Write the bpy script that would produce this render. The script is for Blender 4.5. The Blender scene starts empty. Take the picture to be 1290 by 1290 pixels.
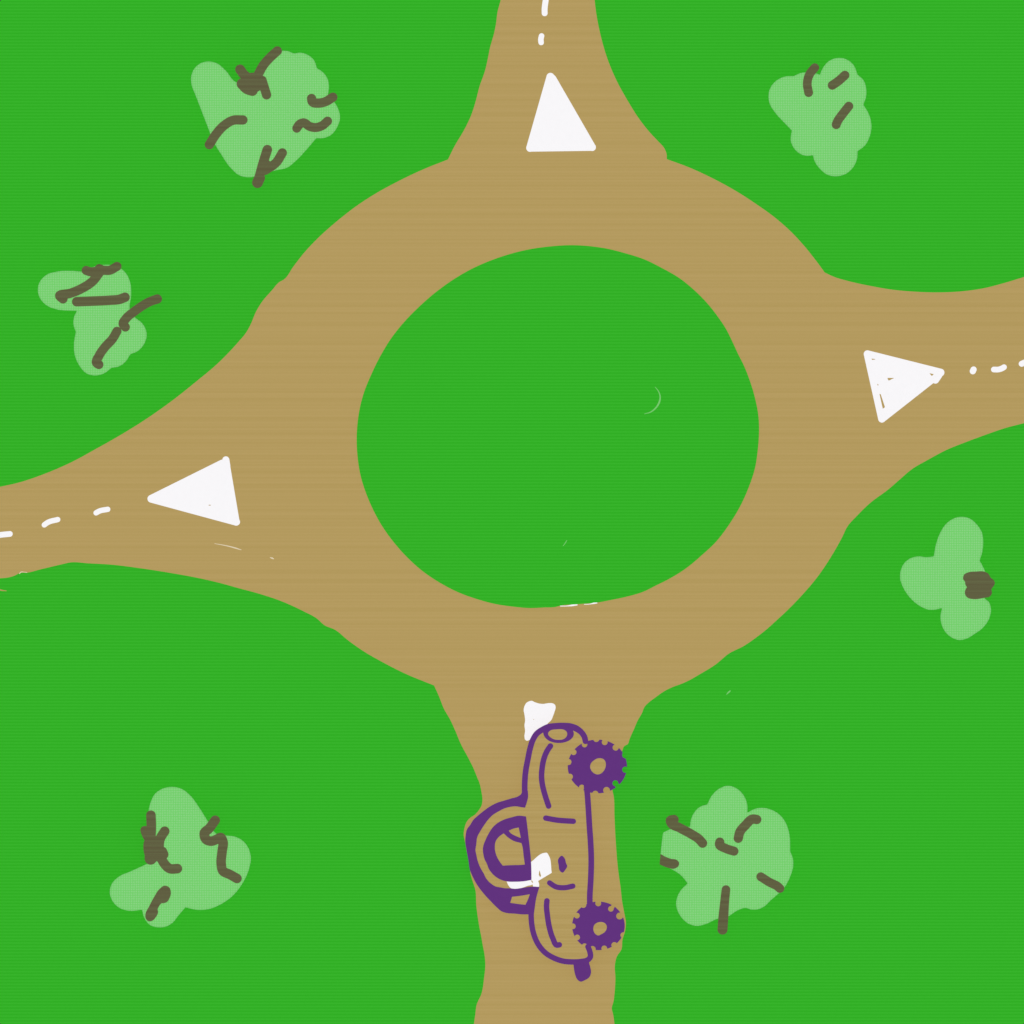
import bpy, math
import numpy as np

# ------------------------------------------------------------------ scale
S = 0.014                       # metres per photograph pixel
CX = CY = 645.0
def W(x, y):                    # photograph plan position -> metres on the ground (seen from straight above)
    return ((x - CX) * S, -(y - CY) * S)

class Z:
    """A zoomed tile the outlines were measured in: tile units -> plan units."""
    def __init__(s, x0, y0, size): s.x0, s.y0, s.k = x0, y0, size / 1290.0
    def __call__(s, *pts):
        return [(s.x0 + p[0] * s.k, s.y0 + p[1] * s.k) + tuple(p[2:]) for p in pts]
    def r(s, v): return v * s.k

scene = bpy.context.scene
COL = scene.collection

# ------------------------------------------------------------------ materials
GAIN = 0.86
CAL = (1.0, 1.0, 1.0)
def lin(c):
    out = []
    for v, k in zip(c, CAL):
        v = v / 255.0
        v = v / 12.92 if v <= 0.04045 else ((v + 0.055) / 1.055) ** 2.4
        out.append(min(0.98, v * GAIN * k))
    return (*out, 1.0)

def base_mat(name):
    m = bpy.data.materials.new(name); m.use_nodes = True
    nt = m.node_tree
    b = nt.nodes['Principled BSDF']
    b.inputs['Roughness'].default_value = 1.0
    b.inputs['Specular IOR Level'].default_value = 0.0
    return m, nt, b

def mat_flat(name, c):
    m, nt, b = base_mat(name)
    tc = nt.nodes.new('ShaderNodeTexCoord')
    n = nt.nodes.new('ShaderNodeTexNoise'); n.inputs['Scale'].default_value = 9.0
    nt.links.new(tc.outputs['Object'], n.inputs['Vector'])
    mix = nt.nodes.new('ShaderNodeMix'); mix.data_type = 'RGBA'
    mix.inputs[6].default_value = lin([max(0, v - 1.5) for v in c])
    mix.inputs[7].default_value = lin([min(255, v + 1.5) for v in c])
    nt.links.new(n.outputs['Fac'], mix.inputs[0]); nt.links.new(mix.outputs[2], b.inputs['Base Color'])
    return m

def mat_wave(name, a, c, period):            # fine regular rows, as in mown or combed ground
    m, nt, b = base_mat(name)
    tc = nt.nodes.new('ShaderNodeTexCoord')
    sp = nt.nodes.new('ShaderNodeSeparateXYZ'); nt.links.new(tc.outputs['Object'], sp.inputs[0])
    mul = nt.nodes.new('ShaderNodeMath'); mul.operation = 'MULTIPLY'; mul.inputs[1].default_value = 2 * math.pi / period
    nt.links.new(sp.outputs['Y'], mul.inputs[0])
    sn = nt.nodes.new('ShaderNodeMath'); sn.operation = 'SINE'; nt.links.new(mul.outputs[0], sn.inputs[0])
    ma = nt.nodes.new('ShaderNodeMath'); ma.operation = 'MULTIPLY_ADD'
    ma.inputs[1].default_value = 0.5; ma.inputs[2].default_value = 0.5
    nt.links.new(sn.outputs[0], ma.inputs[0])
    mix = nt.nodes.new('ShaderNodeMix'); mix.data_type = 'RGBA'
    mix.inputs[6].default_value = lin(a); mix.inputs[7].default_value = lin(c)
    nt.links.new(ma.outputs[0], mix.inputs[0]); nt.links.new(mix.outputs[2], b.inputs['Base Color'])
    return m

def mat_bands(name, a, c, period, rows=None):           # thin straight rows of uneven strength
    m, nt, b = base_mat(name)
    tc = nt.nodes.new('ShaderNodeTexCoord')
    mp = nt.nodes.new('ShaderNodeMapping'); mp.inputs['Scale'].default_value = (0.004, 1.0 / period, 0.0)
    nt.links.new(tc.outputs['Object'], mp.inputs['Vector'])
    n = nt.nodes.new('ShaderNodeTexNoise'); n.inputs['Scale'].default_value = 1.0
    n.inputs['Detail'].default_value = 2.0; n.inputs['Roughness'].default_value = 0.6
    nt.links.new(mp.outputs[0], n.inputs['Vector'])
    fac = n.outputs['Fac']
    if rows:
        sp = nt.nodes.new('ShaderNodeSeparateXYZ'); nt.links.new(tc.outputs['Object'], sp.inputs[0])
        mul = nt.nodes.new('ShaderNodeMath'); mul.operation = 'MULTIPLY'; mul.inputs[1].default_value = 2 * math.pi / rows
        nt.links.new(sp.outputs['Y'], mul.inputs[0])
        sn = nt.nodes.new('ShaderNodeMath'); sn.operation = 'SINE'; nt.links.new(mul.outputs[0], sn.inputs[0])
        ma = nt.nodes.new('ShaderNodeMath'); ma.operation = 'MULTIPLY_ADD'; ma.inputs[1].default_value = 0.07
        nt.links.new(sn.outputs[0], ma.inputs[0]); nt.links.new(fac, ma.inputs[2]); fac = ma.outputs[0]
    cr = nt.nodes.new('ShaderNodeValToRGB')
    cr.color_ramp.elements[0].position = 0.36; cr.color_ramp.elements[0].color = lin(a)
    cr.color_ramp.elements[1].position = 0.64; cr.color_ramp.elements[1].color = lin(c)
    nt.links.new(fac, cr.inputs[0]); nt.links.new(cr.outputs[0], b.inputs['Base Color'])
    return m

def mat_dots(name, a, c, pitch):             # fine light speckle of small leaves
    m, nt, b = base_mat(name)
    tc = nt.nodes.new('ShaderNodeTexCoord')
    mp = nt.nodes.new('ShaderNodeMapping'); mp.inputs['Scale'].default_value = (1 / pitch, 1 / pitch, 0.0)
    nt.links.new(tc.outputs['Object'], mp.inputs['Vector'])
    v = nt.nodes.new('ShaderNodeTexVoronoi'); v.voronoi_dimensions = '2D'
    v.inputs['Scale'].default_value = 1.0; v.inputs['Randomness'].default_value = 0.12
    nt.links.new(mp.outputs[0], v.inputs['Vector'])
    cr = nt.nodes.new('ShaderNodeValToRGB')
    cr.color_ramp.elements[0].position = 0.22; cr.color_ramp.elements[0].color = lin(c)
    cr.color_ramp.elements[1].position = 0.46; cr.color_ramp.elements[1].color = lin(a)
    nt.links.new(v.outputs['Distance'], cr.inputs[0]); nt.links.new(cr.outputs[0], b.inputs['Base Color'])
    return m

M = {
    'grass':  mat_wave('grass_green', (47.5, 173, 35), (56, 180, 44), 4 * S),
    'road':   mat_bands('tan_road', (177, 151.5, 91.5), (182, 156, 97.5), 6 * S, 4 * S),
    'tan':    mat_bands('tan_bodywork', (175.5, 150, 90), (182, 157, 98), 6 * S, 4 * S),
    'leaf':   mat_dots('pale_leaves', (115, 207, 107), (138, 211, 132), 3.0 * S),
    'bark':   mat_bands('brown_bark', (93, 89, 62), (99, 101, 69), 4 * S),
    'white':  mat_flat('white_paint', (248, 246, 248)),
    'purple': mat_flat('purple_paint', (97, 51, 125)),
    'faint_green': mat_flat('pale_scuff', (122, 200, 112)),
    'faint_tan': mat_flat('pale_tan_scuff', (222, 207, 176)),
}

# ------------------------------------------------------------------ outlines
def smooth(pts, step=1.5, closed=True):
    """Centripetal-like Catmull-Rom through pts; a third value 1 marks a sharp corner; for open strokes a third value is the radius."""
    P = [np.array(p[:2], float) for p in pts]
    corner = [closed and len(p) > 2 and p[2] == 1 for p in pts]
    R = [p[2] if (not closed and len(p) > 2) else 0 for p in pts]
    n = len(P); out = []
    segs = n if closed else n - 1
    for i in range(segs):
        j = (i + 1) % n
        p1, p2 = P[i], P[j]
        if corner[i] or (not closed and i == 0): p0 = 2 * p1 - p2
        else: p0 = P[(i - 1) % n]
        if corner[j] or (not closed and j == n - 1): p3 = 2 * p2 - p1
        else: p3 = P[(j + 1) % n]
        L = np.linalg.norm(p2 - p1)
        if L < 1e-9: continue
        # chord-length scaled tangents keep uneven spacing from overshooting
        d0 = max(np.linalg.norm(p1 - p0), 1e-6); d2 = max(np.linalg.norm(p3 - p2), 1e-6)
        t1 = L * (((p1 - p0) / d0) * (L / (d0 + L)) + ((p2 - p1) / L) * (d0 / (d0 + L)))
        t2 = L * (((p2 - p1) / L) * (d2 / (d2 + L)) + ((p3 - p2) / d2) * (L / (d2 + L)))
        k = max(1, min(80, int(math.ceil(L / step))))
        for q in range(k):
            t = q / k
            a = (2*t**3 - 3*t**2 + 1) * p1 + (t**3 - 2*t**2 + t) * t1 + (-2*t**3 + 3*t**2) * p2 + (t**3 - t**2) * t2
            out.append((a[0], a[1], R[i] * (1 - t) + R[j] * t))
    if not closed: out.append((P[-1][0], P[-1][1], R[-1]))
    return out

# signed distance fields, in plan pixels
def sd_poly(poly, X, Y):
    d = np.full(X.shape, 1e9); ins = np.zeros(X.shape, bool)
    n = len(poly)
    for i in range(n):
        ax, ay = poly[i][:2]; bx, by = poly[(i + 1) % n][:2]
        ex, ey = bx - ax, by - ay
        wx, wy = X - ax, Y - ay
        l2 = ex * ex + ey * ey
        t = np.clip((wx * ex + wy * ey) / l2, 0, 1) if l2 > 0 else 0
        d = np.minimum(d, (wx - ex * t) ** 2 + (wy - ey * t) ** 2)
        if ay != by:
            c = ((ay > Y) != (by > Y)) & (X < (bx - ax) * (Y - ay) / (by - ay) + ax)
            ins ^= c
    d = np.sqrt(d)
    return np.where(ins, -d, d)

def sd_stroke(line, X, Y):
    d = np.full(X.shape, 1e9)
    if len(line) == 1:
        x, y, r = line[0]; return np.hypot(X - x, Y - y) - r
    for (ax, ay, ar), (bx, by, br) in zip(line[:-1], line[1:]):
        ex, ey = bx - ax, by - ay
        l2 = max(ex * ex + ey * ey, 1e-9)
        t = np.clip(((X - ax) * ex + (Y - ay) * ey) / l2, 0, 1)
        d = np.minimum(d, np.hypot(X - ax - ex * t, Y - ay - ey * t) - (ar + (br - ar) * t))
    return d

class Shape:
    """Union / difference of smooth outlines and brush strokes."""
    def __init__(s): s.ops = []; s.bb = [1e9, 1e9, -1e9, -1e9]
    def _grow(s, pts, r=0):
        for p in pts:
            s.bb = [min(s.bb[0], p[0] - r), min(s.bb[1], p[1] - r), max(s.bb[2], p[0] + r), max(s.bb[3], p[1] + r)]
    def poly(s, pts, raw=False, cut=False):
        q = [(*p[:2], 0) for p in pts] if raw else smooth(pts)
        if not cut: s._grow(q)
        s.ops.append(('-' if cut else '+', sd_poly, q)); return s
    def stroke(s, pts, r, cut=False):
        pts = [(p[0], p[1], p[2] if len(p) > 2 else r) for p in pts]
        q = pts if len(pts) == 1 else smooth(pts, 2.0, closed=False)
        if not cut: s._grow(q, max(p[2] for p in q))
        s.ops.append(('-' if cut else '+', sd_stroke, q)); return s
    def ellipse(s, x, y, rx, ry, cut=False):
        return s.poly([(x + rx * math.cos(a), y + ry * math.sin(a)) for a in np.linspace(0, 2 * math.pi, 64, endpoint=False)], True, cut)
    def field(s, X, Y):
        f = np.full(X.shape, 1e9)
        for op, fn, q in s.ops:
            g = fn(q, X, Y)
            f = np.minimum(f, g) if op == '+' else np.maximum(f, -g)
        return f

def solid(name, shape, mat, z0, z1, h=0.6, origin=(0, 0), parent=None, rim=0.0):
    """A closed slab with the shape's outline from z0 to z1; rim > 0 rounds the upper edge over that many plan pixels."""
    x0, y0, x1, y1 = shape.bb
    x0 -= 2 * h; y0 -= 2 * h
    nx = int((x1 - x0) / h) + 4; ny = int((y1 - y0) / h) + 4
    gx = x0 + h * np.arange(nx); gy = y0 + h * np.arange(ny)
    X, Y = np.meshgrid(gx, gy)
    F = shape.field(X, Y)
    inside = F < 0
    vid = {}; V = []; D = []
    def corner(i, j):
        k = (0, i, j)
        if k not in vid: vid[k] = len(V); V.append((gx[j], gy[i])); D.append(-F[i, j])
        return vid[k]
    def cross(i, j, i2, j2):
        a, b = ((i, j), (i2, j2)) if (i, j) < (i2, j2) else ((i2, j2), (i, j))
        k = (1, a, b)
        if k not in vid:
            fa, fb = F[a], F[b]
            t = min(0.97, max(0.03, fa / (fa - fb)))
            vid[k] = len(V)
            V.append((gx[a[1]] + (gx[b[1]] - gx[a[1]]) * t, gy[a[0]] + (gy[b[0]] - gy[a[0]]) * t)); D.append(0.0)
        return vid[k]
    faces = []; rims = []
    any_in = inside[:-1, :-1] | inside[1:, :-1] | inside[:-1, 1:] | inside[1:, 1:]
    for i, j in zip(*np.nonzero(any_in)):
        i = int(i); j = int(j)
        c = [(i, j), (i + 1, j), (i + 1, j + 1), (i, j + 1)]       # counter-clockwise once y is turned up
        poly = []
        for q in range(4):
            a, b = c[q], c[(q + 1) % 4]
            ia, ib = inside[a], inside[b]
            if ia: poly.append((corner(*a), False))
            if ia != ib: poly.append((cross(*a, *b), bool(ia)))    # True: leaving the shape here
        f = [p[0] for p in poly]
        if len(f) >= 3: faces.append(f)
        for q in range(len(poly)):
            if poly[q][1]: rims.append((poly[q][0], poly[(q + 1) % len(poly)][0]))
    n = len(V)
    ox, oy = origin
    top = []
    for (x, y), d in zip(V, D):
        z = z1
        if rim > 0 and d < rim:
            u = 1 - d / rim
            z = z1 - u * u * 0.22 * rim * S
        wx, wy = W(x, y); top.append((wx - ox, wy - oy, z))
    verts = list(top); nf = len(faces)
    low = {}
    def lo(v):
        if v not in low: low[v] = len(verts); verts.append((top[v][0], top[v][1], z0))
        return low[v]
    for v in range(n): lo(v)
    allf = list(faces)
    for a, b in rims: allf.append((b, a, lo(a), lo(b)))
    for f in faces: allf.append([lo(v) for v in reversed(f)])
    me = bpy.data.meshes.new(name)
    me.from_pydata(verts, [], allf); me.materials.append(mat)
    sm = np.zeros(len(allf), bool); sm[:nf] = rim > 0
    me.polygons.foreach_set('use_smooth', sm)
    me.update()
    o = bpy.data.objects.new(name, me); COL.objects.link(o)
    if parent is not None: o.parent = parent
    else: o.location = (ox, oy, 0)
    return o

def sheet(name, pts, mat, z, thick):
    """One flat polygon with a low side all round (road, traffic island)."""
    q = smooth(pts, 3.0)
    v = [(*W(p[0], p[1]), z) for p in q]; n = len(v)
    v += [(a, b, z - thick) for a, b, _ in v]
    area = sum(v[i][0] * v[(i + 1) % n][1] - v[(i + 1) % n][0] * v[i][1] for i in range(n))
    top = list(range(n)) if area > 0 else list(range(n))[::-1]
    # fill by constrained triangulation so that the long concave outline is clean
    from mathutils.geometry import tessellate_polygon
    from mathutils import Vector
    tris = tessellate_polygon([[Vector((a, b, 0)) for a, b, _ in v[:n]]])
    f = []
    for t in tris:
        a, b, c = (v[k] for k in t)
        s = (b[0]-a[0])*(c[1]-a[1]) - (b[1]-a[1])*(c[0]-a[0])
        if abs(s) > 1e-12: f.append(tuple(t) if s > 0 else tuple(t)[::-1])
    for k in range(n):
        a, b = top[k], top[(k + 1) % n]
        f.append((b, a, a + n, b + n))
    me = bpy.data.meshes.new(name); me.from_pydata(v, [], f); me.materials.append(mat); me.update()
    o = bpy.data.objects.new(name, me); COL.objects.link(o)
    return o

def tag(o, label, cat, group=None, kind=None):
    o['label'] = label; o['category'] = cat
    if group: o['group'] = group
    if kind: o['kind'] = kind
    return o

def empty(name, x, y):
    o = bpy.data.objects.new(name, None); COL.objects.link(o)
    wx, wy = W(x, y); o.location = (wx, wy, 0); o.empty_display_size = 0.3
    return o, (wx, wy)

# ------------------------------------------------------------------ setting
ZG, ZR, ZI = 0.0, 0.012, 0.024
gv = 260.0
me = bpy.data.meshes.new('ground')
me.from_pydata([(-gv, -gv, ZG), (gv, -gv, ZG), (gv, gv, ZG), (-gv, gv, ZG)], [], [(0, 1, 2, 3)])
me.materials.append(M['grass'])
ground = bpy.data.objects.new('ground', me); COL.objects.link(ground)
tag(ground, 'flat bright green grass on all sides of the tan road', 'grass', kind='structure')

A = Z(540, 0, 320); B = Z(290, 160, 320); C_ = Z(0, 380, 340); D_ = Z(0, 640, 320); E_ = Z(300, 680, 320)
F_ = Z(780, 780, 320); G_ = Z(970, 520, 320); H_ = Z(970, 220, 320); I_ = Z(780, 130, 320)
R1 = Z(560, 870, 260); R2 = Z(560, 1030, 260)
U1 = Z(570, 980, 130); U2 = Z(570, 1060, 130); U3 = Z(640, 900, 130); U4 = Z(640, 1120, 160)
U5 = Z(700, 915, 100); U6 = Z(700, 1120, 100); U7 = Z(580, 1160, 220); U8 = Z(780, 840, 180)

road_pts = (
    [(640, -16000, 1), (638, -150, 1)]
    + A((366, 0), (350, 60), (342, 120), (332, 170), (312, 240), (300, 300), (286, 360), (258, 440), (240, 510), (214, 590),
        (180, 660), (130, 745), (98, 810, 1))
    + B((985, 213), (850, 277), (740, 337), (640, 402), (540, 480), (450, 560), (370, 645), (320, 710), (272, 775),
        (250, 787), (213, 828), (160, 890), (130, 940), (105, 1000), (80, 1045), (40, 1093))
    + C_((1030, 305), (940, 380), (840, 460), (700, 560), (580, 635), (460, 703), (340, 768), (200, 828), (100, 862), (0, 885))
    + [(-80, 628, 1), (-16000, 3150, 1), (-16000, 3290, 1), (-80, 743, 1)]
    + D_((0, 357), (40, 353), (75, 343), (100, 330), (140, 328), (200, 313), (270, 296), (330, 282), (352, 277),
         (450, 281), (570, 288), (700, 304), (850, 327), (1000, 354), (1130, 384))
    + E_((0, 245), (100, 272), (220, 312), (330, 362), (400, 400), (440, 435), (488, 455), (560, 512), (640, 568),
         (740, 625), (860, 685), (940, 718), (995, 740, 1), (1020, 795), (1045, 858), (1075, 910), (1105, 975), (1130, 1035),
         (1170, 1110), (1195, 1160), (1222, 1225))
    + U1((318, 0), (345, 90), (365, 190), (375, 270), (365, 340), (325, 410), (280, 460), (220, 500), (180, 545), (150, 630),
         (140, 710), (155, 790), (170, 880), (195, 1010), (215, 1120))
    + U2((225, 400), (250, 490), (285, 600), (298, 800), (320, 970), (340, 1090), (360, 1190))
    + U7((165, 180), (178, 250), (184, 320), (175, 420), (155, 540), (120, 620), (110, 690), (100, 762))
    + [(592, 1400, 1), (592, 16000, 1), (772, 16000, 1), (776, 1400, 1)]
    + U7((1138, 762), (1128, 690), (1118, 645), (1130, 600), (1140, 520), (1145, 420), (1141, 330), (1155, 265), (1190, 210), (1197, 140))
    + U4((1190, 420), (1197, 340), (1180, 240), (1158, 120), (1145, 0))
    + R1((1085, 1120), (1070, 940), (1062, 780))
    + U5((945, 1150), (918, 1010), (908, 900), (960, 700), (1085, 390), (1115, 320), (1170, 292), (1200, 210))
    + U8((135, 560), (170, 480), (205, 420), (230, 360), (270, 320), (330, 275), (400, 225), (490, 180), (560, 155), (640, 118), (720, 72))
    + F_((490, 230), (560, 173), (630, 138), (700, 90), (760, 42), (806, 0))
    + G_((60, 1030), (150, 940), (240, 835), (320, 715), (365, 635), (395, 575), (440, 525), (510, 457), (600, 390), (660, 338),
         (720, 287), (800, 240), (900, 187), (1000, 147), (1100, 110), (1200, 76), (1290, 53))
    + [(1400, 508, 1), (16000, -2460, 1), (16000, -2650, 1), (1400, 319, 1)]
    + H_((1290, 520), (1180, 553), (1080, 578), (980, 592), (860, 598), (730, 594), (620, 584), (520, 567), (400, 541), (320, 517), (278, 497, 1))
    + I_((1000, 800), (940, 725), (870, 650), (790, 580), (700, 515), (600, 450), (480, 384), (360, 328), (242, 284, 1))
    + A((1208, 780), (1195, 750), (1170, 722), (1130, 680), (1070, 605), (1010, 510), (950, 400), (905, 290), (870, 165), (850, 60), (843, 0))
    + [(746, -150, 1), (762, -16000, 1)]
)
road = sheet('road', road_pts, M['road'], ZR, 0.02)
tag(road, 'tan sandy road circling the green island with four arms', 'road', kind='structure')

J = Z(430, 290, 290); K = Z(690, 290, 290); L = Z(430, 500, 290); N = Z(690, 500, 290)
island_pts = (
    J((1290, 84), (1180, 90), (1060, 106), (950, 132), (850, 165), (730, 217), (630, 275), (530, 347), (440, 425), (350, 517),
      (280, 605), (215, 712), (165, 815), (125, 915), (103, 1000), (90, 1090), (86, 1160))
    + L((88, 300), (95, 370), (110, 450), (135, 530), (170, 615), (220, 710), (290, 810), (370, 900), (460, 980), (560, 1046),
        (660, 1097), (760, 1133), (860, 1160), (960, 1175), (1050, 1183), (1140, 1180), (1200, 1177))
    + N((70, 1170), (160, 1162), (280, 1152), (360, 1137), (440, 1120), (545, 1088), (600, 1060), (680, 1020), (780, 957), (860, 890),
        (940, 815), (1020, 710), (1080, 610), (1125, 510), (1160, 405), (1178, 290), (1184, 200), (1182, 120), (1160, 0))
    + K((1135, 850), (1100, 760), (1065, 690), (1035, 625), (1000, 555), (950, 480), (890, 405), (820, 335), (740, 270), (640, 212),
        (540, 163), (430, 128), (330, 103), (230, 89))
)
island = sheet('grass_island', island_pts, M['grass'], ZI, 0.02)
tag(island, 'round bright green grass island in the middle of the tan ring road', 'grass island', kind='structure')

# small paint scuffs left on the surfaces
Q = Z(740, 440, 120)
solid('paint_scuff', Shape().stroke([(p[0], p[1], p[2] * Q.k) for p in Q((915, 510, 3), (960, 565, 6), (985, 640, 9), (972, 720, 12), (925, 795, 10), (850, 853, 7), (770, 875, 3))], 1),
      M['faint_green'], ZI - 0.002, ZI + 0.003, 0.25, parent=island)
solid('paint_scuff', Shape().stroke([(709.5, 687.5, .35), (712.5, 683.5, .5), (714, 680.8, .35)], .5), M['faint_green'], ZI - 0.002, ZI + 0.003, 0.25, parent=island)
solid('paint_scuff', Shape().stroke([(706, 763.5, .5), (714, 763.4, .5), (721, 762.6, 1.1), (727, 762.0, .7)], .5)
      .stroke([(736, 761.4, .35), (743, 761, .4), (748, 760, .9), (752, 759.6, .6)], .5), M['white'], ZI - 0.002, ZI + 0.003, 0.25, parent=island)
P3 = Z(0, 560, 320)
solid('paint_scuff', Shape().stroke([(p[0], p[1], p[2]) for p in P3((1090, 503, .3), (1150, 514, .6), (1200, 527, .8), (1225, 535, .4))], .5),
      M['faint_tan'], ZR - 0.002, ZR + 0.004, 0.25, parent=road)
solid('paint_scuff', Shape().stroke([(340.5, 702.4, .5), (343, 703.2, 1.0), (344.6, 704, .6)], .5), M['faint_tan'], ZR - 0.002, ZR + 0.004, 0.25, parent=road)
solid('paint_scuff', Shape().stroke([(24.5, 722.5, .5), (26.5, 720.6, .6), (30, 720.6, .4), (34, 721.2, .4)], .5), M['faint_tan'], ZR - 0.002, ZR + 0.004, 0.25, parent=road)
solid('paint_scuff', Shape().stroke([(915.4, 874.6, .45), (918, 872, .95), (919.8, 870.4, .75)], .5), M['faint_green'], ZG - 0.002, ZG + 0.004, 0.25, parent=ground)
solid('tan_scuff', Shape().stroke([(-4, 742, .8), (2, 743.6, .8), (8, 744.3, .4)], .5), M['road'], ZG - 0.002, ZG + 0.004, 0.25, parent=ground)

# ------------------------------------------------------------------ white markings painted on the road
ZM0, ZM1 = ZR - 0.004, ZR + 0.006
def marking(name, shape, label, cat, group):
    cx, cy = (shape.bb[0] + shape.bb[2]) / 2, (shape.bb[1] + shape.bb[3]) / 2
    o = solid(name, shape, M['white'], ZM0, ZM1, 0.5, origin=W(cx, cy))
    return tag(o, label, cat, group)
ga = 'white triangle arrows on the road'
T = Z(630, 80, 150)
marking('road_arrow', Shape().poly(T((545, 143), (998, 908), (325, 915)), raw=True)
        .stroke(T((545, 143), (325, 915)), T.r(42)).stroke(T((325, 915), (998, 906)), T.r(40)).stroke(T((570, 165), (998, 908)), T.r(40))
        .stroke(T((545, 143), (568, 166)), T.r(42)),
        'solid white triangle pointing up the top road arm', 'road arrow', ga)
T = Z(1070, 420, 220)
s = Shape().poly(T((133, 150), (675, 288), (240, 632)), raw=True)
for a, b in (((133, 152), (675, 288)), ((675, 290), (240, 632)), ((240, 632), (133, 152))): s.stroke(T(a, b), T.r(27))
s.stroke(T((660, 310), (636, 345)), T.r(26))
for h in (((280, 329), (333, 329), (290, 349)), ((591, 294), (624, 301), (609, 315)), ((222, 445), (232, 450), (263, 545), (247, 557)),
          ((163, 186), (202, 191), (168, 196)), ((204, 368), (216, 380), (211, 388))):
    s.poly(T(*h), raw=True, cut=True)
marking('road_arrow', s, 'white triangle with small tan gaps in its paint pointing along the right road arm', 'road arrow', ga)
T = Z(0, 560, 320)
s = Shape().poly(T((768, 275), (1110, 92), (1147, 78), (1200, 393)), raw=True)
for a, b, r in (((768, 275), (1128, 96), 19), ((1147, 78), (1152, 110), 18), ((1152, 110), (1200, 393), 17), ((768, 276), (1200, 393), 19)):
    s.stroke(T(a, b), T.r(r))
s.ellipse(*T((1065, 308))[0], 1.7, .5, cut=True)
marking('road_arrow', s, 'solid white triangle pointing left along the left road arm', 'road arrow', ga)
T = Z(620, 860, 100)
marking('road_arrow', Shape().poly(T((595, 305), (640, 295), (700, 320), (760, 338), (830, 345), (920, 332), (990, 338), (1025, 365), (1032, 400),
        (1015, 470), (990, 540), (965, 600), (940, 630), (905, 660), (870, 725), (790, 775), (715, 830), (665, 880), (625, 920), (595, 937), (560, 943),
        (535, 925), (525, 880), (535, 780), (525, 690), (535, 620), (525, 520), (512, 440), (530, 370), (555, 330)))
        .ellipse(*T((673, 599))[0], .7, .4, cut=True),
        'white stub of an arrow cut off by the nose of the purple car', 'road arrow', ga)
gd = 'short white dashes along the middle of the road arms'
def dash(tile, pts, r, label):
    marking('lane_dash', Shape().stroke(tile(*pts), tile.r(r)), label, 'road dash', gd)
T = Z(640, 0, 100)
dash(T, ((640, -250), (612, 0), (594, 160), (595, 215)), 48, 'long white dash on the top road arm, running out at the edge')
dash(T, ((545, 585), (533, 640), (538, 690)), 45, 'short upright white dash above the up pointing triangle')
T = Z(1190, 430, 100)
dash(T, ((471, 458), (458, 486)), 50, 'tiny white dot just right of the right pointing triangle')
dash(T, ((800, 458), (880, 457), (935, 438), (965, 420)), 46, 'curved white dash between two others on the right road arm')
dash(T, ((1252, 365), (1300, 345), (1400, 318)), 48, 'white dash farthest along the right road arm')
T = Z(0, 560, 320)
dash(T, ((488, 347), (502, 339), (547, 329)), 13.5, 'white dash nearest the left pointing triangle')
dash(T, ((225, 408), (242, 396), (293, 381)), 13.5, 'slanted white dash in the middle of three on the left road arm')
dash(T, ((-80, 470), (0, 459), (50, 454)), 14.5, 'white dash farthest out on the left road arm')

# ------------------------------------------------------------------ bushes
LEAF_TOP = 0.40
BR0, BR1 = 0.30, 0.415
gb = 'pale green bushes scattered on the grass'
def bush(tile, outline, branches, label):
    pts = tile(*outline)
    cx = sum(p[0] for p in pts) / len(pts); cy = sum(p[1] for p in pts) / len(pts)
    root, org = empty('bush', cx, cy)
    tag(root, label, 'bush', gb)
    solid('foliage', Shape().poly(pts), M['leaf'], 0.001, LEAF_TOP, 0.9, org, root, rim=4.0)
    for br in branches:
        s = Shape()
        for item in br:
            if item[0] == 'poly': s.poly(tile(*item[1]))
            else:
                r, line = item
                s.stroke([(p[0], p[1], tile.r(p[2]) if len(p) > 2 else tile.r(r)) for p in tile(*line)], tile.r(r))
        solid('branch', s, M['bark'], BR0, BR1, 0.6, org, root)
    return root

bush(Z(230, 50, 210),
     [(205, 168), (270, 185), (330, 235), (420, 330), (490, 330), (560, 250), (640, 170), (720, 100), (770, 85), (820, 90), (862, 107, 1), (910, 100),
      (970, 118), (1015, 155), (1040, 220, 1), (1090, 255), (1125, 310), (1133, 370), (1125, 430, 1), (1180, 490), (1210, 550), (1218, 610), (1195, 680),
      (1145, 740), (1080, 763), (1035, 762, 1), (960, 850), (880, 935), (810, 990), (720, 1012), (640, 1030), (560, 1060), (510, 1065), (440, 1050),
      (370, 990), (300, 890), (230, 770), (200, 690), (150, 560), (100, 430), (70, 350), (66, 290), (90, 225), (140, 182)],
     [[(36, [(733, 87), (680, 135), (620, 205), (590, 260)]), (38, [(445, 230), (475, 270), (530, 305), (600, 315)]),
       (42, [(460, 342), (500, 380), (540, 393)]), (36, [(615, 315), (650, 427)]), ('poly', [(450, 300), (540, 255), (620, 280), (655, 330), (600, 390), (540, 420), (460, 370)])],
      [(36, [(998, 455), (1005, 482), (1050, 491), (1105, 480), (1163, 445)])],
      [(35, [(884, 685), (905, 655), (935, 643), (985, 672), (1030, 680), (1080, 665), (1122, 630)])],
      [(36, [(207, 812), (260, 730), (320, 665), (390, 624), (467, 621)])],
      [(37, [(656, 851), (640, 900), (605, 1020), (585, 1095)]), (42, [(596, 1070), (580, 1106)]), (36, [(772, 876), (725, 950), (640, 1010)]), ('poly', [(640, 930), (690, 950), (640, 1040), (600, 1040)])]],
     'largest pale green bush, with a dark knot of twigs at its upper notch')
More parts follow.
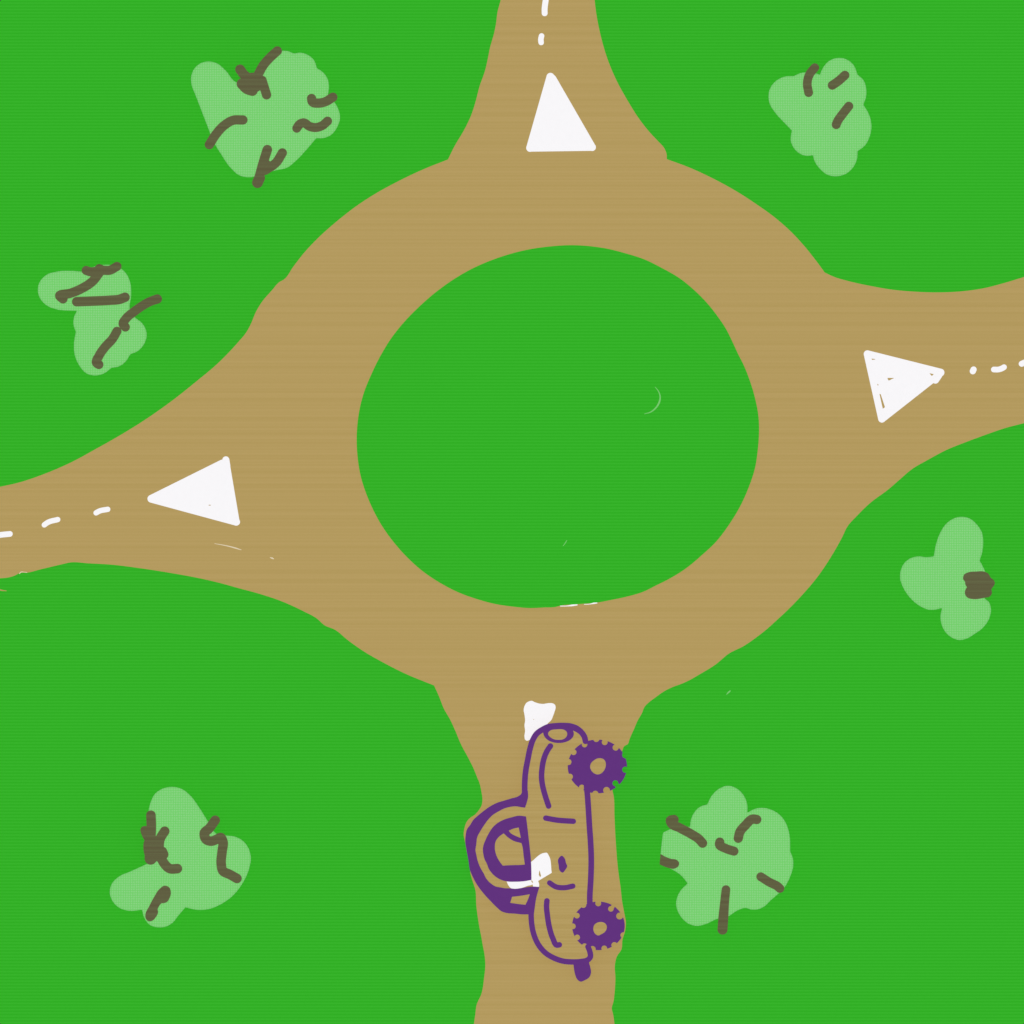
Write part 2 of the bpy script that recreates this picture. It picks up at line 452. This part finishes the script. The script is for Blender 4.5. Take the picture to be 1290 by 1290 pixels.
bush(Z(30, 310, 200),
     [(270, 207), (400, 202), (480, 205), (560, 170), (640, 152), (720, 155), (790, 182), (840, 235), (868, 310), (873, 400), (862, 510), (905, 580),
      (960, 625), (992, 680), (998, 730), (975, 800), (930, 850), (865, 880, 1), (830, 935), (780, 975), (712, 990, 1), (660, 1030), (580, 1052), (510, 1035),
      (450, 970), (415, 890), (407, 800), (422, 697, 1), (402, 630), (410, 570), (432, 527, 1), (370, 525), (270, 515), (190, 485), (135, 430), (113, 360),
      (130, 290), (190, 230)],
     [[(37, [(507, 198), (535, 208), (630, 196), (700, 196), (757, 165)]), (34, [(612, 180), (625, 185)]),
       (38, [(615, 215), (560, 285), (470, 345), (380, 383), (292, 406), (318, 429)])],
      [(39, [(430, 452), (560, 447), (700, 440), (780, 432), (822, 416)])],
      [(37, [(1085, 430, 38), (1040, 445), (900, 530), (830, 590), (806, 632), (825, 658)])],
      [(37, [(757, 692), (720, 755), (660, 820), (612, 890), (591, 950), (610, 963)])]],
     'pale green bush with twigs in a zigzag on its lobe pointing left')
bush(Z(950, 60, 170),
     [(815, 97), (890, 115), (950, 165), (990, 258, 1), (1045, 310), (1072, 390), (1072, 460), (1045, 547, 1), (1085, 610), (1115, 690), (1122, 770),
      (1105, 850), (1060, 935), (990, 990, 1), (985, 1060), (950, 1140), (880, 1205), (790, 1230), (700, 1215), (630, 1160), (580, 1090), (560, 1028, 1),
      (505, 1035), (440, 1015), (380, 960), (350, 890), (352, 840), (360, 792, 1), (290, 720), (200, 620), (150, 540), (137, 470), (155, 385), (220, 310),
      (300, 275), (380, 272, 1), (430, 248), (490, 235), (570, 240), (628, 258, 1), (660, 190), (720, 125)],
     [[(42, [(580, 192), (530, 255), (508, 345), (521, 430)])],
      [(43, [(868, 264), (805, 320), (747, 360)])],
      [(43, [(905, 560), (850, 630), (795, 710), (785, 736)])]],
     'pale green bush with three short separate twigs, right of the top road arm')
bush(Z(1110, 640, 180),
     [(735, 78), (810, 100), (870, 155), (910, 220), (922, 300), (915, 390), (890, 475, 1), (920, 530), (945, 590), (955, 680), (940, 780), (935, 810),
      (975, 850), (992, 920), (975, 1000), (920, 1080), (840, 1140), (770, 1180), (705, 1192), (630, 1165), (570, 1105), (540, 1030), (538, 960),
      (550, 903, 1), (490, 917), (430, 918), (350, 885), (270, 820), (205, 730), (172, 640), (178, 560), (215, 490), (280, 447), (350, 437), (400, 443),
      (475, 437, 1), (490, 350), (530, 230), (590, 140), (660, 92)],
     [[('poly', [(790, 580), (860, 573), (930, 574), (965, 590), (990, 630, 1), (1020, 655), (1027, 680), (1015, 705), (995, 732, 1), (1000, 770),
                 (980, 800), (935, 810), (830, 822), (785, 812), (760, 785), (758, 745), (775, 715, 1), (760, 690), (758, 668), (740, 640), (750, 600)])]],
     'three lobed pale green bush with one square brown stump')
bush(Z(130, 980, 200),
     [(560, 72), (640, 90), (710, 145), (780, 240), (850, 350), (925, 455), (1010, 468), (1080, 480), (1140, 515), (1185, 580), (1200, 650), (1185, 740),
      (1130, 860), (1050, 960), (950, 1030), (850, 1068), (770, 1073), (668, 1052, 1), (610, 1120), (560, 1180), (510, 1208), (450, 1215), (380, 1195),
      (335, 1140), (315, 1072, 1), (210, 1080), (130, 1055), (75, 1000), (53, 930), (70, 860), (130, 800), (220, 760), (340, 705), (390, 680), (410, 560),
      (378, 430), (368, 270), (385, 200), (420, 130), (480, 88)],
     [[(39, [(388, 303), (391, 400), (385, 520), (384, 600, 46), (386, 655, 50)]), (35, [(337, 425), (345, 450), (385, 520)]),
       (39, [(500, 433), (465, 490), (455, 580), (480, 670), (545, 738), (603, 737)]), (41, [(480, 600), (489, 622)]),
       ('poly', [(345, 500), (440, 510), (500, 620), (450, 670), (380, 690)])],
      [(39, [(910, 344), (860, 412), (824, 447, 41), (836, 500), (870, 514), (930, 495), (955, 484), (972, 515), (966, 600), (959, 700), (972, 755), (1030, 785), (1087, 817)])],
      [('poly', [(500, 875), (535, 888), (550, 930), (540, 975), (518, 1008), (490, 1018), (472, 1019, 1), (455, 1040), (442, 1066, 1), (446, 1092),
                 (425, 1135), (400, 1160), (370, 1165), (345, 1140), (343, 1110), (375, 1040), (415, 965), (455, 905)])]],
     'pale green bush with a forked twig and a stepped twig, lower left of the road')
bush(Z(815, 980, 200),
     [(655, 63), (720, 80), (770, 120), (805, 180), (818, 250), (815, 283, 1), (880, 250), (940, 243), (1020, 262), (1090, 310), (1135, 380), (1158, 460),
      (1165, 600, 1), (1185, 650), (1188, 720), (1165, 800), (1110, 900), (1040, 965), (1000, 1000), (960, 1040), (900, 1068), (850, 1070), (800, 1057),
      (740, 1075), (660, 1125), (560, 1150), (480, 1187), (400, 1202), (330, 1180), (270, 1120), (240, 1050), (240, 990), (270, 920), (330, 857, 1),
      (280, 795), (200, 742), (105, 703, 1), (110, 620), (120, 530), (130, 445, 1), (185, 418), (350, 395, 1), (360, 330), (385, 280), (430, 235),
      (490, 215, 1), (530, 140), (590, 85)],
     [[(38, [(220, 338), (190, 346), (196, 366), (265, 405), (370, 462), (420, 495), (452, 530)])],
      [('poly', [(110, 618, 1), (150, 640), (200, 658), (232, 662), (260, 685), (255, 718), (222, 737), (170, 730), (103, 703, 1)])],
      [(37, [(592, 521), (588, 538), (640, 573), (707, 595)])],
      [(38, [(892, 338), (862, 334), (800, 385), (755, 440), (742, 490)])],
      [(36, [(925, 803), (1000, 850), (1060, 880), (1080, 898)])],
      [(36, [(642, 907, 35), (632, 1000, 36), (622, 1120, 40), (614, 1232, 41)])]],
     'pale green bush beside the purple car, straight cut on its left, a twig hanging below')

# ------------------------------------------------------------------ the car, lying on its side in the road, roof to the left and nose up
car, ORG = empty('car', 690, 1080)
tag(car, 'purple outlined old style car with toothed wheels on the bottom road arm', 'car')
B0 = ZR + 0.004
BODY = 0.20
def part(name, shape, mat, z0, z1, parent=car, h=0.45):
    return solid(name, shape, mat, z0, z1, h, ORG, parent)

hood = U3((210, 1000), (208, 930), (210, 830), (222, 700), (248, 560), (275, 430), (310, 320), (360, 240), (430, 190), (500, 160), (600, 147),
          (700, 144), (790, 153), (860, 180), (920, 227), (955, 280), (968, 335))
sill = R1((888, 600), (893, 650), (898, 720), (906, 850), (913, 950), (917, 1050), (914, 1180)) + R2((908, 490), (908, 560))
rear = U4((240, 180), (235, 260), (240, 350), (262, 460), (312, 570), (380, 648), (470, 702), (560, 732), (650, 740), (740, 736), (815, 716), (836, 690),
          (832, 640), (812, 585))
cabin_mid = U2((940, 880), (700, 860), (600, 820), (450, 680), (330, 520), (280, 400), (240, 200), (225, 50)) + \
            U1((245, 700), (320, 560), (450, 430), (600, 335), (750, 290), (880, 240))
panel = Shape().poly([(p[0], p[1]) for p in hood + sill + rear[::-1] + cabin_mid])
body = part('body', panel, M['tan'], B0, BODY)
out = Shape()
out.stroke([(p[0], p[1], U3.r(36) if i < 9 or i > 13 else U3.r(40)) for i, p in enumerate(hood)], 3.5)
out.stroke(rear, U4.r(28)).stroke(sill, R1.r(18))
part('outline_trim', out, M['purple'], B0 + 0.002, BODY + 0.010)

roof = Shape().poly(
    U1((870, 165, 1), (862, 195), (820, 230), (740, 255), (640, 285), (560, 310), (480, 350), (400, 405), (320, 470), (260, 525), (220, 590),
       (182, 640), (165, 720), (160, 800), (175, 900), (200, 1040), (220, 1160))
    + U2((232, 395), (257, 450), (300, 530), (380, 640), (480, 750), (560, 830), (610, 872), (680, 895), (780, 903), (870, 912), (950, 912, 1),
         (1018, 912, 1), (1030, 820), (1045, 720), (1065, 640), (1087, 570, 1), (1010, 564), (950, 569), (860, 583), (780, 592), (720, 586), (660, 585),
         (600, 575), (540, 563), (480, 525), (420, 460), (390, 400), (350, 330), (318, 250), (297, 160))
    + U1((288, 910), (298, 830), (310, 740), (340, 680), (390, 600), (440, 530), (500, 467), (570, 422), (640, 386), (720, 362), (800, 356),
         (860, 366), (908, 372, 1), (930, 305), (945, 240), (942, 160, 1)))
roof.poly(U2((745, 692, 1), (850, 680), (968, 660, 1), (935, 745), (912, 792, 1), (830, 783), (722, 768, 1)), cut=True)
part('roof', roof, M['purple'], B0 + 0.004, BODY + 0.014)

frame = Shape().poly(
    U1((920, 482, 1), (935, 600), (950, 730), (965, 860), (980, 1010), (986, 1130), (988, 1275, 1))
    + U2((900, 497), (780, 504), (680, 500), (620, 485), (560, 455), (500, 405), (455, 345), (430, 280), (400, 220), (386, 160))
    + U1((380, 885), (388, 840), (415, 770), (455, 690), (520, 600), (590, 547), (660, 515), (740, 492), (830, 472)))
q_small = U1((703, 660, 1), (760, 635), (828, 620, 1), (840, 680), (855, 752, 1), (780, 720), (730, 692))
q_main = U1((640, 693, 1), (690, 740), (760, 785), (862, 815, 1), (875, 860), (890, 980), (905, 1083, 1), (850, 1088), (750, 1090), (628, 1096, 1),
            (590, 1045), (550, 970), (530, 880), (542, 790), (580, 737))
frame.poly(q_small, cut=True).poly(q_main, cut=True)
fr = part('window_frame', frame, M['purple'], BODY - 0.02, BODY + 0.012)
part('window_pane', Shape().poly(q_main), M['tan'], BODY - 0.01, BODY + 0.006, fr)
part('window_pane', Shape().poly(q_small), M['tan'], BODY - 0.01, BODY + 0.006, fr)

lens = U3((500, 240), (520, 207), (560, 190), (640, 184), (700, 192), (732, 217), (740, 245), (725, 285), (690, 310), (640, 318), (580, 312), (535, 290))
head = Shape().poly(U3((440, 225), (455, 275), (500, 322), (560, 348), (640, 357), (720, 345), (785, 312), (820, 262), (818, 215), (785, 178),
                       (700, 150), (600, 150), (500, 170))).poly(lens, cut=True)
hl = part('headlight', head, M['purple'], BODY - 0.02, BODY + 0.016)
part('lens', Shape().poly(lens), M['tan'], BODY - 0.01, BODY + 0.006 + 0.002, hl)

part('wing_crease', Shape().stroke(U3((530, 395), (492, 450), (450, 550), (425, 680), (419, 780), (430, 880), (460, 1000), (507, 1145)), U3.r(35)),
     M['purple'], BODY - 0.02, BODY + 0.008)
part('wing_crease', Shape().stroke(U4((395, 120), (391, 165), (400, 270), (420, 390), (455, 500), (498, 570), (521, 566)), U4.r(28)),
     M['purple'], BODY - 0.02, BODY + 0.008)
part('door_seam', Shape().stroke(R1((633, 797), (700, 809), (805, 817)), R1.r(17)), M['purple'], BODY - 0.02, BODY + 0.008)
part('door_seam', Shape().stroke(R1((657, 1202), (695, 1226), (750, 1232), (802, 1222)), R1.r(16.5)), M['purple'], BODY - 0.02, BODY + 0.008)
part('door_handle', Shape().poly(R1((733, 1032), (752, 1050), (760, 1080), (767, 1095), (755, 1120), (738, 1138), (722, 1128), (713, 1090), (710, 1055))),
     M['purple'], BODY - 0.02, BODY + 0.012)
patch = Shape().poly(U2((980, 258, 1), (1150, 143), (1180, 142), (1203, 175), (1241, 392, 1), (1070, 495, 1), (1084, 535), (1082, 567, 1), (1010, 567, 1), (995, 520), (980, 480, 1)))
patch.poly(U2((1088, 355), (1108, 432), (1095, 447), (1078, 415)), raw=True, cut=True)
patch.poly(U2((675, 494, 1), (780, 496), (900, 490), (985, 482), (1003, 520), (1000, 533), (940, 555), (860, 583), (780, 597), (725, 580), (700, 550)))
patch.poly(U2((978, 485), (1000, 492), (1008, 525), (996, 515)), raw=True, cut=True)
w = part('door_patch', patch, M['white'], BODY - 0.02, BODY + 0.005)
w['label'] = 'white paint patch beside the window'
part('exhaust_pipe', Shape().poly(U4((662, 730, 1), (820, 730, 1), (826, 760), (836, 795), (843, 850), (826, 895), (782, 925), (735, 940), (705, 920), (682, 870), (671, 820))),
     M['purple'], B0 + 0.006, BODY + 0.006)

def wheel(tile, c, rx, ry, notches, hub):
    s = Shape(); x, y = tile(c)[0]
    s.ellipse(x, y, tile.r(rx), tile.r(ry))
    for nx_, ny_, nr in notches: s.stroke([(*tile((nx_, ny_))[0], tile.r(nr))], 1, cut=True)
    s.poly(tile(*hub), cut=True)
    wh = part('wheel', s, M['purple'], B0 + 0.008, BODY + 0.020, car, 0.4)
    part('hub', Shape().poly(tile(*hub)), M['tan'], BODY - 0.01, BODY + 0.010, wh)
    return wh
wheel(U5, (678, 652), 482, 437,
      [(470, 297, 45), (292, 420, 47), (207, 580, 50), (232, 818, 48), (425, 992, 45), (645, 1096, 50), (827, 1040, 55), (970, 925, 47), (1005, 965, 38), (1132, 705, 50),
       (1135, 465, 55), (975, 345, 50), (797, 258, 48), (660, 205, 50)],
      [(725, 518), (780, 535), (810, 580), (815, 640), (790, 710), (740, 765), (680, 782), (620, 760), (575, 710), (560, 660), (575, 600), (620, 555), (670, 525)])
wheel(U6, (695, 598), 428, 395,
      [(450, 258, 48), (692, 232, 48), (897, 322, 45), (925, 290, 32), (1040, 438, 56), (1100, 750, 48), (955, 912, 50), (790, 965, 47), (600, 975, 50), (470, 928, 46),
       (350, 785, 45), (280, 605, 46), (345, 432, 46)],
      [(735, 535), (800, 555), (830, 600), (825, 655), (790, 705), (740, 735), (695, 755), (650, 735), (620, 690), (612, 640), (630, 580), (680, 545)])

# ------------------------------------------------------------------ light: clear sky, sun straight overhead
SUN_EL = 90.0
w = bpy.data.worlds.new('World'); scene.world = w; w.use_nodes = True
nt = w.node_tree
bg = nt.nodes['Background']
sky = nt.nodes.new('ShaderNodeTexSky'); sky.sky_type = 'NISHITA'; sky.sun_disc = False
sky.sun_elevation = math.radians(SUN_EL); sky.sun_rotation = 0.0
nt.links.new(sky.outputs[0], bg.inputs['Color']); bg.inputs['Strength'].default_value = 0.05
sd = bpy.data.lights.new('sun', 'SUN'); sd.energy = 3.0; sd.angle = math.radians(0.5); sd.color = (1.0, 0.97, 0.895)
so = bpy.data.objects.new('sun', sd); COL.objects.link(so); so.location = (0, 0, 40); so.rotation_euler = (0, 0, 0)

# ------------------------------------------------------------------ camera straight above
cd = bpy.data.cameras.new('camera'); cd.type = 'ORTHO'; cd.ortho_scale = 1290 * S
cd.clip_start = 0.1; cd.clip_end = 800
co = bpy.data.objects.new('camera', cd); COL.objects.link(co); co.location = (0, 0, 30); co.rotation_euler = (0, 0, 0)
scene.camera = co
vs = scene.view_settings
vs.view_transform = 'Standard'; vs.look = 'None'; vs.gamma = 1.0; vs.use_curve_mapping = False
vs.exposure = 0.115
